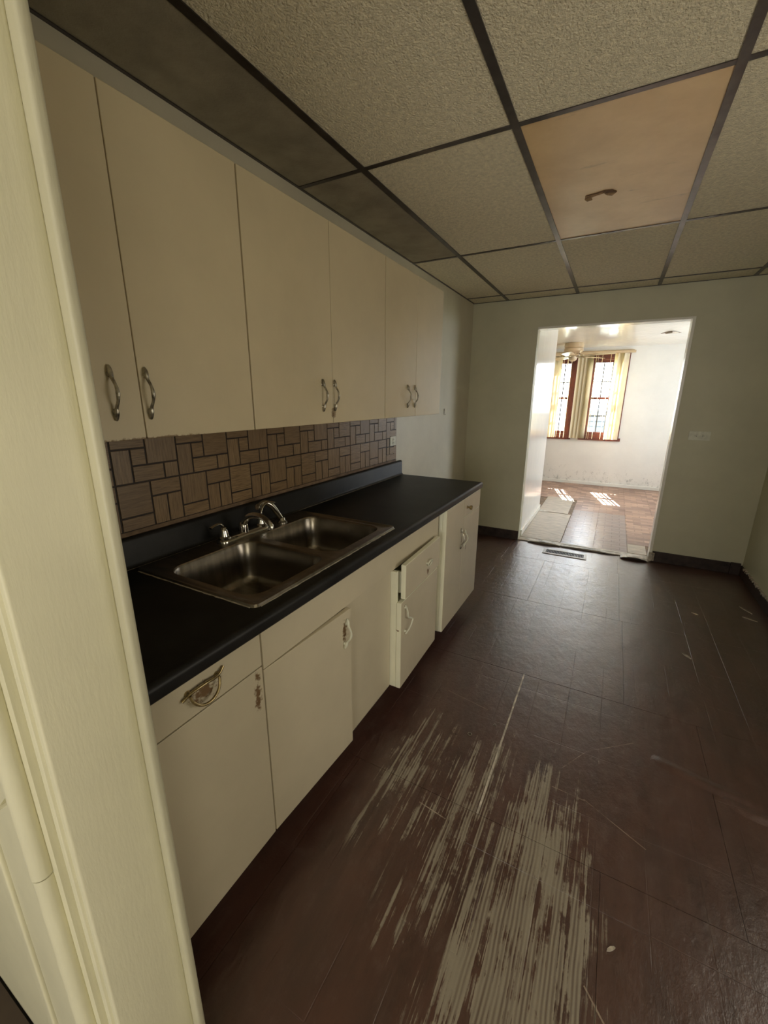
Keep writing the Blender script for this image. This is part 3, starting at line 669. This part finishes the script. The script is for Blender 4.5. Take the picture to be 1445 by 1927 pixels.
for L in [o3] + inner:
    for i in range(len(L)):
        e = bm.edges.get((L[i], L[(i + 1) % len(L)])) or bm.edges.new((L[i], L[(i + 1) % len(L)])); edges.append(e)
bmesh.ops.triangle_fill(bm, use_beauty=True, use_dissolve=False, edges=edges)
link('deck', bm, mat_steel, sk, smooth=True)
for x0, x1, y0, y1 in bowls:
    bm = bmesh.new(); prev = None
    for ins, z, r in ((0, ZS - .002, .062), (.002, ZS - .0045, .061), (.005, ZS - .010, .060), (.010, ZS - .09, .058), (.014, ZS - .140, .056), (.024, ZS - .160, .05), (.042, ZS - .169, .04), (.085, ZS - .172, .03), (.125, ZS - .173, .03)):
        L = loop(rrect(x0 + ins, x1 - ins, y0 + ins, y1 - ins, r), z)
        if prev: bridge(prev, L)
        prev = L
    bm.faces.new(prev)
    bo = link('bowl', bm, mat_steel, sk, smooth=True)
    cx, cy = (x0 + x1) / 2 - .02, (y0 + y1) / 2
    bm = bmesh.new(); lathe(bm, [(.042, ZS - .1728), (.041, ZS - .1705), (.034, ZS - .1700), (.030, ZS - .1725), (.012, ZS - .1727), (.010, ZS - .166), (0, ZS - .165)], 24, Matrix.Translation((cx, cy, 0)))
    link('drain', bm, mat_chrome, bo, smooth=True)
bm = bmesh.new()
for q in ((SX1 - .001, SX1 + .0025, SY0 + .02, SY1 - .02), (SX0 + .02, SX1 - .02, SY0 - .0025, SY0 + .001)):
    n = 30
    for k in range(n):
        if q[1] - q[0] < .01:
            a = q[2] + (q[3] - q[2]) * k / n; c = q[2] + (q[3] - q[2]) * (k + 1) / n; box(bm, q[0], q[1] + random.uniform(-.001, .0015), a, c, .9151, .9168)
        else:
            a = q[0] + (q[1] - q[0]) * k / n; c = q[0] + (q[1] - q[0]) * (k + 1) / n; box(bm, a, c, q[2] - random.uniform(-.001, .0015), q[3], .9151, .9168)
o = link('caulk_bead', bm, mat_plaster, sk); o['kind'] = 'stuff'; o['label'] = 'crumbling pale caulk along the rim'

# faucet
FX = 0.100
fa = thing('kitchen_faucet', 'chrome two-lever faucet with low spout on the back ledge of the steel sink', 'faucet', (FX, -3.25, ZS))
bm = bmesh.new(); prev = None
for ins, z in ((0, ZS - .0015), (0, ZS + .006), (.003, ZS + .010), (.007, ZS + .012), (.009, ZS + .016), (.014, ZS + .017)):
    L = loop(rrect(FX - .026 + ins, FX + .026 - ins, -3.372 + ins, -3.118 - ins, .024 - ins), z)
    if prev: bridge(prev, L)
    prev = L
bm.faces.new(prev); link('base_plate', bm, mat_chrome, fa, smooth=True)
for yh, dy, up in ((-3.343, -1, 0.0), (-3.147, 1, 0.022)):
    bm = bmesh.new(); lathe(bm, [(.023, ZS + .014), (.023, ZS + .020), (.018, ZS + .024), (.017, ZS + .030), (.014, ZS + .045), (.011, ZS + .056), (.006, ZS + .060), (0, ZS + .061)], 20, Matrix.Translation((FX, yh, 0)))
    h = link('handle_hub', bm, mat_chrome, fa, smooth=True)
    bm = bmesh.new(); P = smooth_pts([(FX, yh, ZS + .050), (FX, yh + dy * .004, ZS + .066 + up * .4), (FX + .004, yh + dy * .020, ZS + .078 + up), (FX + .010, yh + dy * .045, ZS + .080 + up * 1.3), (FX + .016, yh + dy * .072, ZS + .076 + up * 1.2)], 5)
    n = len(P); tube(bm, P, [.0085 * (1 - .25 * i / n) for i in range(n)], 10, flat=0.5, side=Vector((0, 0, 1))); link('lever', bm, mat_chrome, h, smooth=True)
bm = bmesh.new(); lathe(bm, [(.020, ZS + .014), (.019, ZS + .040), (.017, ZS + .050), (.010, ZS + .056), (0, ZS + .058)], 20, Matrix.Translation((FX, -3.245, 0)))
P = smooth_pts([(FX, -3.245, ZS + .042), (FX + .030, -3.247, ZS + .078), (FX + .075, -3.250, ZS + .094), (FX + .125, -3.253, ZS + .090), (FX + .160, -3.256, ZS + .070), (FX + .166, -3.257, ZS + .052)], 5)
tube(bm, P, [.0135 - .004 * i / len(P) for i in range(len(P))], 14, side=Vector((0, 1, 0))); link('spout', bm, mat_chrome, fa, smooth=True)
sy = thing('sink_sprayer', 'chrome side sprayer with curved head standing right of the faucet', 'sprayer', (0.105, -3.035, ZS))
bm = bmesh.new(); lathe(bm, [(.024, ZS - .0025), (.024, ZS + .002), (.018, ZS + .006), (.014, ZS + .010), (.013, ZS + .020), (0.011, ZS + .022)], 20, Matrix.Translation((0.112, -3.030, 0))); link('holder', bm, mat_chrome, sy, smooth=True)
bm = bmesh.new(); P = smooth_pts([(0.112, -3.030, ZS + .012), (0.104, -3.048, ZS + .045), (0.094, -3.070, ZS + .082), (0.086, -3.095, ZS + .100), (0.082, -3.120, ZS + .100), (0.084, -3.140, ZS + .088)], 5)
n = len(P); tube(bm, P, [.0095 + .004 * math.sin(PI * min(1, i / n * 1.3)) for i in range(n)], 14, side=Vector((1, 0, 0))); link('spray_head', bm, mat_chrome, sy, smooth=True)
bm = bmesh.new(); lathe(bm, [(.012, 0), (.0135, .004), (.012, .010), (0, .011)], 16, Matrix.Translation((0.084, -3.138, ZS + .090)) @ Matrix.Rotation(PI * .5, 4, 'X') @ Matrix.Rotation(PI * -.15, 4, 'X')); link('nozzle', bm, mat_pull, sy, smooth=True)

# ------------------------------------------------------------ floor register
rg_ = thing('floor_register', 'metal floor heating register with dark slots in front of the doorway', 'vent', (1.115, -0.20, 0.0))
rx0, rx1, ry0, ry1 = 0.925, 1.318, -0.285, -0.135
link('frame', boxes((rx0, rx1, ry0, ry0 + .028, 0.0003, .006), (rx0, rx1, ry1 - .028, ry1, .0003, .006), (rx0, rx0 + .028, ry0 + .028, ry1 - .028, .0003, .006), (rx1 - .028, rx1, ry0 + .028, ry1 - .028, .0003, .006), bevel=.0015), mat_reg, rg_)
link('well', boxes((rx0 + .028, rx1 - .028, ry0 + .028, ry1 - .028, .0003, .0010)), mat_dark, rg_)
fin = boxes((-.0014, .0014, ry0 + .03, ry1 - .03, 0.001, 0.0050)); bmesh.ops.translate(fin, verts=fin.verts[:], vec=(0, -(ry0 + ry1) / 2, 0))
me = bpy.data.meshes.new('fin'); fin.to_mesh(me); fin.free(); me.materials.append(mat_tbar)
for k in range(24): inst('fin', me, (rx0 + .038 + k * (rx1 - rx0 - .076) / 23, (ry0 + ry1) / 2, 0), rg_)
# threshold and torn linoleum at the doorway
th_ = struct('trim_4', boxes((DX0, DX1 - .002, 0.0, 0.10, 0.0, 0.010), bevel=.002), mat_ply)
def torn(x0, x1, y, w, z, label, lift, grp='torn linoleum at the doorway'):
    bm = bmesh.new(); n = 14; up = []; lo = []
    for i in range(n + 1):
        t = i / n; x = x0 + (x1 - x0) * t; yy = y + random.uniform(-.006, .006)
        f = math.sin(PI * t) * lift
        up.append((bm.verts.new((x, yy + w, z + .001)), bm.verts.new((x, yy - w * random.uniform(.55, 1), z + f + .003))))
        lo.append((bm.verts.new((x, yy + w, z)), bm.verts.new((x, yy - w * .8, z + f + .0005))))
    for i in range(n):
        bm.faces.new((up[i][0], up[i + 1][0], up[i + 1][1], up[i][1])); bm.faces.new((lo[i][0], lo[i][1], lo[i + 1][1], lo[i + 1][0]))
        bm.faces.new((up[i][1], up[i + 1][1], lo[i + 1][1], lo[i][1]))
    return tag(link('torn_linoleum', bm, mat_torn, at=((x0 + x1) / 2, y, z), smooth=False), label, 'linoleum', grp)
random.seed(11)
gp_ = [(0.66 + 1.17 * k / 24, -0.004 - random.uniform(0, .010)) for k in range(25)]
link('sill_gap', blob(gp_ + [(1.83, 0.012), (0.66, 0.012)], 0.0004, 0.0012), mat_dark, th_)
cr_ = [(0.70 + 1.1 * k / 20, 0.052 + random.uniform(-.012, .012)) for k in range(21)]
link('torn_edge', blob(cr_ + [(1.80, 0.085), (0.70, 0.088)], 0.0105, 0.0125), mat_torn, th_)
torn(0.74, 1.06, 0.015, 0.045, 0.010, 'torn curled linoleum edge at the left of the doorway sill', 0.014)
torn(1.07, 1.56, 0.012, 0.030, 0.010, 'thin torn linoleum edge along the middle of the doorway sill', 0.006)
torn(1.60, 1.822, -0.010, 0.085, 0.0105, 'wide lifted white linoleum scrap at the right of the doorway sill', 0.020)
bm = blob([(1.822, -.04), (1.852, -.045), (1.868, -.02), (1.850, .004), (1.826, .006)], 0.001, 0.085, 0.004)
tag(link('broken_plaster', bm, mat_plaster, at=(1.84, -.02, 0)), 'chunk of broken plaster at the foot of the right doorway jamb', 'plaster')

# ------------------------------------------------------------ far room
YB = 3.60
ff = struct('floor_far', boxes((-0.9, 3.3, 0.02, YB + .1, -0.05, 0.004)), mat_board)
T = 0.3048; xs = [1.053 + T * k for k in range(-7, 8)]
me_cache = {}
def vtile(w, h, mat):
    k = (round(w, 3), round(h, 3), mat.name)
    if k not in me_cache:
        bm = boxes((-w / 2 + .0008, w / 2 - .0008, -h / 2 + .0008, h / 2 - .0008, 0, .004), bevel=.0007, seg=1)
        bmesh.ops.recalc_face_normals(bm, faces=bm.faces[:]); me = bpy.data.meshes.new('vinyl_tile'); bm.to_mesh(me); bm.free(); me.materials.append(mat); me_cache[k] = me
    return me_cache[k]
for x in xs:
    for j in range(12):
        y0 = 0.102 + j * T - 0.0; y1 = min(y0 + T, YB)
        xa, xb = max(x, -.89), min(x + T, 3.29)
        if xb - xa < .05 or y1 - y0 < .03: continue
        if xb < 0.52 and y0 < 1.42: continue
        if xb < 1.06 and y0 < 2.2 and xb > 0.6: continue
        if xa < 0.60 and y0 < 1.3: continue
        if 1.65 < xa < 1.75 and j == 0: continue
        pale = (j < 5 and 1.0 < xa < 1.5)
        inst('vinyl_tile', vtile(xb - xa, y1 - y0, mat_vinylpale if pale else mat_vinyl), ((xa + xb) / 2, (y0 + y1) / 2, 0.0042 + (0.0006 if random.random() < .2 else 0)), ff)
def board(x0, x1, y0, y1, z, label):
    t = link('loose_board', boxes((x0, x1, y0, y1, z, z + .008), bevel=.0015), mat_ply, at=((x0 + x1) / 2, (y0 + y1) / 2, z)); return tag(t, label, 'board')
board(0.650, 1.046, 0.103, 1.305, 0.0042, 'bare beige plywood patch inside the doorway at left, nearer one')
board(0.640, 1.005, 1.335, 2.30, 0.0042, 'bare square board patch on the far floor under the sun spots')
board(1.664, 1.824, 0.105, 0.395, 0.0042, 'small bare plywood patch at the right end of the doorway sill')
b2 = blob([(0.63, 1.29), (0.70, 1.30), (0.76, 1.32), (0.77, 1.36), (0.66, 1.40), (0.65, 1.36)], 0.0125, 0.016, 0.006)
tag(link('torn_linoleum', b2, mat_torn, at=(.69, 1.34, .0125)), 'small white torn scrap by the partition foot between the two boards', 'linoleum', 'torn linoleum at the doorway')
struct('wall_partition', boxes((0.53, DX0, WT, 1.42, 0.004, HF)), mat_whitep)
struct('baseboard_partition', boxes((DX0, DX0 + .012, WT, 1.425, 0.004, 0.075), bevel=.002), mat_trimw)
WX = [(0.28, 0.685), (0.925, 1.445)]; WZ = (0.83, 2.11)
bk = boxes((-0.9, WX[0][0], YB, YB + .12, 0, HF + .05), (WX[0][1], WX[1][0], YB, YB + .12, 0, HF + .05), (WX[1][1], 3.4, YB, YB + .12, 0, HF + .05),
           (WX[0][0], WX[0][1], YB, YB + .12, 0, WZ[0]), (WX[1][0], WX[1][1], YB, YB + .12, 0, WZ[0]), (WX[0][0], WX[0][1], YB, YB + .12, WZ[1], HF + .05), (WX[1][0], WX[1][1], YB, YB + .12, WZ[1], HF + .05))
struct('wall_back', bk, mat_white)
struct('baseboard_back', boxes((-0.9, 3.3, YB - .014, YB, 0.010, 0.062), bevel=.002), mat_trimw)
struct('wall_far_right', boxes((3.3, 3.4, WT, 1.5, 0, HF), (3.3, 3.4, 2.6, YB, 0, HF), (3.3, 3.4, 1.5, 2.6, 0, .85), (3.3, 3.4, 1.5, 2.6, 2.15, HF)), mat_white)
struct('wall_far_left', boxes((-1.0, -0.9, 0, YB, 0, HF)), mat_white)
struct('wall_far_inner', boxes((2.615, 3.4, 0, WT, 0, HF), (-1.0, -.1, 0, WT, 0, HF)), mat_white)
cf = struct('ceiling_far', boxes((-1.0, 3.4, WT, YB, HF, HF + .05)), mat_fceil)
o = link('peeling_hole', blob([(1.76, 2.26), (1.80, 2.20), (1.86, 2.12), (1.92, 2.18), (1.97, 2.29), (1.90, 2.27), (1.84, 2.26)], HF - .004, HF - .0005, .004), mat_stain, cf); o['label'] = 'brown triangular hole in the peeling ceiling'
o = link('peeling_flap', blob([(1.80, 2.18), (1.86, 2.09), (1.93, 2.15), (1.90, 2.18), (1.86, 2.15)], HF - .022, HF - .006, .003), mat_ply, cf)
def window(name, x0, x1, z0, z1, y):
    t = .05; fr = boxes((x0 - .05, x0, y - .018, y, z0 - .05, z1 + .06), (x1, x1 + .034, y - .018, y, z0 - .05, z1 + .06), (x0, x1, y - .018, y, z1, z1 + .06), (x0 - .06, x1 + .06, y - .03, y, z0 - .05, z0),
               (x0, x0 + .03, y, y + .1, z0, z1), (x1 - .03, x1, y, y + .1, z0, z1), (x0 + .03, x1 - .03, y, y + .1, z1 - .03, z1), (x0 + .03, x1 - .03, y, y + .1, z0, z0 + .04))
    w = struct(name, fr, mat_mahog)
    zm = 1.472
    link('sash', boxes((x0 + .03, x0 + .065, y + .03, y + .055, z0 + .04, zm + .02), (x1 - .065, x1 - .03, y + .03, y + .055, z0 + .04, zm + .02), (x0 + .065, x1 - .065, y + .03, y + .055, z0 + .04, z0 + .09), (x0 + .065, x1 - .065, y + .03, y + .055, zm - .018, zm + .02)), mat_mahog, w)
    link('sash', boxes((x0 + .03, x0 + .065, y + .06, y + .085, zm - .02, z1 - .03), (x1 - .065, x1 - .03, y + .06, y + .085, zm - .02, z1 - .03), (x0 + .065, x1 - .065, y + .06, y + .085, z1 - .075, z1 - .03), (x0 + .065, x1 - .065, y + .06, y + .085, zm - .02, zm + .015)), mat_mahog, w)
    for a, c, yy in ((z0 + .09, zm - .018, y + .042), (zm + .015, z1 - .075, y + .072)):
        link('pane', boxes((x0 + .065, x1 - .065, yy - .002, yy + .002, a, c)), mat_glass, w)
        for k in (1, 2):
            xm = x0 + .065 + (x1 - x0 - .13) * k / 3; link('muntin', boxes((xm - .009, xm + .009, yy - .008, yy + .008, a, c)), mat_muntin, w)
        zz = a + (c - a) * (.45 if a > 1.4 else .5); link('muntin', boxes((x0 + .065, x1 - .065, yy - .0085, yy + .0085, zz - .009, zz + .009)), mat_muntin, w)
window('window_1', *WX[0], *WZ, YB)
window('window_2', *WX[1], *WZ, YB)
w3_ = struct('added_window_3', boxes((3.3, 3.38, 1.5, 1.55, .85, 2.15), (3.3, 3.38, 2.55, 2.60, .85, 2.15), (3.3, 3.38, 1.55, 2.55, .85, .90), (3.3, 3.38, 1.55, 2.55, 2.10, 2.15), (3.32, 3.36, 1.55, 2.55, 1.48, 1.52)), mat_mahog)  # unseen window, added and sized to brighten the far room
link('pane', boxes((3.338, 3.342, 1.55, 2.55, .90, 2.10)), mat_glass, w3_)
# plain frames added around the unseen area lamps; the walls behind are solid
def frame_x(name, x, y0, y1, z0, z1, t=.06):
    struct(name, boxes((x - .03, x, y0 - t, y0, z0 - t, z1 + t), (x - .03, x, y1, y1 + t, z0 - t, z1 + t), (x - .03, x, y0, y1, z1, z1 + t), (x - .05, x, y0, y1, z0 - t, z0)), mat_mahog)
frame_x('added_lamp_frame_kitchen', 2.514, -3.55, -2.45, 0.70, 1.80)
frame_x('added_lamp_frame_side', 3.399, -6.50, -5.20, 0.75, 2.15)
struct('added_lamp_frame_rear', boxes((.79, .85, -7.199, -7.16, .59, 2.11), (2.35, 2.41, -7.199, -7.16, .59, 2.11), (.85, 2.35, -7.199, -7.16, 2.05, 2.11), (.85, 2.35, -7.199, -7.14, .59, .65)), mat_mahog)
# vertical blinds on one rail
vb = thing('vertical_blinds', 'cream vertical blinds hanging half open on one rail across the two far windows', 'blinds', (0.9, YB - .07, 2.20))
link('head_rail', boxes((0.24, 1.540, YB - .085, YB - .045, 2.165, 2.20), bevel=.002), mat_fan, vb)
link('valance', boxes((0.24, 1.520, YB - .044, YB - .004, 2.175, 2.215), bevel=.002), mat_fan, vb)
sl = bmesh.new()
for k in range(5):
    pass
n = 6; a_ = []; z0, z1 = -1.355, 0.0
for z in (z0, z1):
    a_.append([sl.verts.new((-.042 + .084 * k / n, .006 * math.sin(PI * k / n), z)) for k in range(n + 1)])
for k in range(n): sl.faces.new((a_[0][k], a_[0][k + 1], a_[1][k + 1], a_[1][k]))
bmesh.ops.solidify(sl, geom=sl.faces[:], thickness=0.0012)
me = bpy.data.meshes.new('slat'); sl.to_mesh(me); sl.free(); me.materials.append(mat_slat)
for x, a in ((.30, 30), (.352, 38), (.404, 28), (.456, 40), (.515, 92), (.575, 86), (.635, 90), (.765, 18), (.822, 26), (.878, 20), (.922, 25), (.995, 88), (1.025, 92), (1.085, 90), (1.205, 87),
             (1.285, 48), (1.335, 42), (1.385, 36), (1.428, 30)):
    inst('slat', me, (x, YB - .075, 2.163), vb, (0, 0, math.radians(a)))

# ceiling fan
fx, fy = 0.70, 2.86
fn = thing('ceiling_fan', 'cream flush-mounted ceiling fan hanging before the far windows', 'fan', (fx, fy, HF))
def fl_(name, prof, m=mat_fan, par=fn):
    bm = bmesh.new(); lathe(bm, prof, 32, Matrix.Translation((fx, fy, 0))); return link(name, bm, m, par, smooth=True)
fl_('canopy', [(.130, HF - .0003), (.135, HF - .02), (.135, HF - .055), (.128, HF - .062), (.128, HF - .068)])
fl_('motor_housing', [(.128, HF - .070), (.137, HF - .080), (.137, HF - .115), (.110, HF - .135), (.082, HF - .165), (.078, HF - .175)])
fl_('switch_cup', [(.060, HF - .176), (.062, HF - .20), (.055, HF - .235), (.035, HF - .255), (0, HF - .26)])
for k in range(14):
    a = 2 * PI * k / 14; bm = boxes((.090, .100, -.006, .006, HF - .160, HF - .140)); bmesh.ops.rotate(bm, verts=bm.verts[:], cent=(0, 0, 0), matrix=Matrix.Rotation(a, 3, 'Z')); bmesh.ops.translate(bm, verts=bm.verts[:], vec=(fx, fy, 0))
    link('vent_rib', bm, mat_board, fn)
for k in range(5):
    a = math.radians(-22 + 72 * k)
    bm = bmesh.new(); pr = rrect(.18, .62, -.062, .062, .05, 6); lo = [bm.verts.new((x, y, HF - .190 + y * .18)) for x, y in pr]; up = [bm.verts.new((x, y, HF - .184 + y * .18)) for x, y in pr]
    m = len(lo)
    for i in range(m): bm.faces.new((lo[i], lo[(i + 1) % m], up[(i + 1) % m], up[i]))
    bm.faces.new(lo[::-1]); bm.faces.new(up)
    bmesh.ops.rotate(bm, verts=bm.verts[:], cent=(0, 0, 0), matrix=Matrix.Rotation(a, 3, 'Z')); bmesh.ops.translate(bm, verts=bm.verts[:], vec=(fx, fy, 0))
    bl_ = link('blade', bm, mat_fan, fn)
    bm = boxes((.055, .24, -.018, .018, HF - .200, HF - .193), bevel=.002); bmesh.ops.rotate(bm, verts=bm.verts[:], cent=(0, 0, 0), matrix=Matrix.Rotation(a, 3, 'Z')); bmesh.ops.translate(bm, verts=bm.verts[:], vec=(fx, fy, 0))
    link('blade_arm', bm, mat_brass, bl_)

# neighbour's siding seen through the lower panes, and the ground
ns = thing('neighbour_house', 'pale grey clapboard house wall seen through the right far window', 'house', (2.6, 8.0, 0))
link('wall', boxes((0.45, 6.0, 8.0, 8.4, 0, 1.15)), mat_siding, ns)
for k in range(9):
    bm = boxes((0.45, 6.0, 7.975, 8.0, k * .125 + .02, k * .125 + .125)); link('clapboard', bm, mat_siding, ns)
struct('ground_outside', boxes((-12, 16, 3.75, 24, -0.3, -0.05)), mat_ground)

# ------------------------------------------------------------ floor debris
def flake(x, y, L, w, ang, label, grp=None, mat=mat_plaster, h=.003):
    ca, sa = math.cos(ang), math.sin(ang); pts = []
    for u, v in ((-.5, -.2), (-.2, -.5), (.2, -.35), (.5, -.1), (.45, .3), (.1, .5), (-.3, .35)):
        u2, v2 = u * L, v * w; pts.append((x + u2 * ca - v2 * sa, y + u2 * sa + v2 * ca))
    return tag(link('plaster_flake', blob(pts, 0.0004, h + .001, .0005), mat, at=(x, y, 0)), label, 'debris', grp)
G = 'plaster flakes on the floor'
flake(2.392, -0.782, .11, .016, -1.1, 'long pale flake nearest the far right corner of the floor', G)
flake(2.384, -0.930, .085, .014, -.5, 'second pale flake from the far right corner, lying flatter', G)
flake(1.938, -1.66, .06, .02, -.9, 'short pale flake alone in the middle right of the floor', G)
flake(1.560, -3.405, .028, .010, .7, 'tiny pale chip right of the worn floor patch', G, h=.004)
flake(2.06, -1.02, .04, .012, -.5, 'small dull flake below the far outlet on the dark floor', G)
flake(2.36, -1.62, .05, .012, -.3, 'pale flake close to the right wall edge of the frame', G)
for x, y, r, lb in ((0.989, -2.852, .0085, 'small metal ring on the dark floor left of the pale joint strip'), (1.075, -2.745, .0055, 'tiny metal ring on the floor right beside the pale joint strip')):
    bm = bmesh.new(); pts = [(x + r * math.cos(2 * PI * k / 20), y + r * math.sin(2 * PI * k / 20), .0022) for k in range(21)]
    tube(bm, pts, .0016, 8); tag(link('metal_ring', bm, mat_pull, at=(x, y, 0), smooth=True), lb, 'ring', 'small metal rings on the floor')
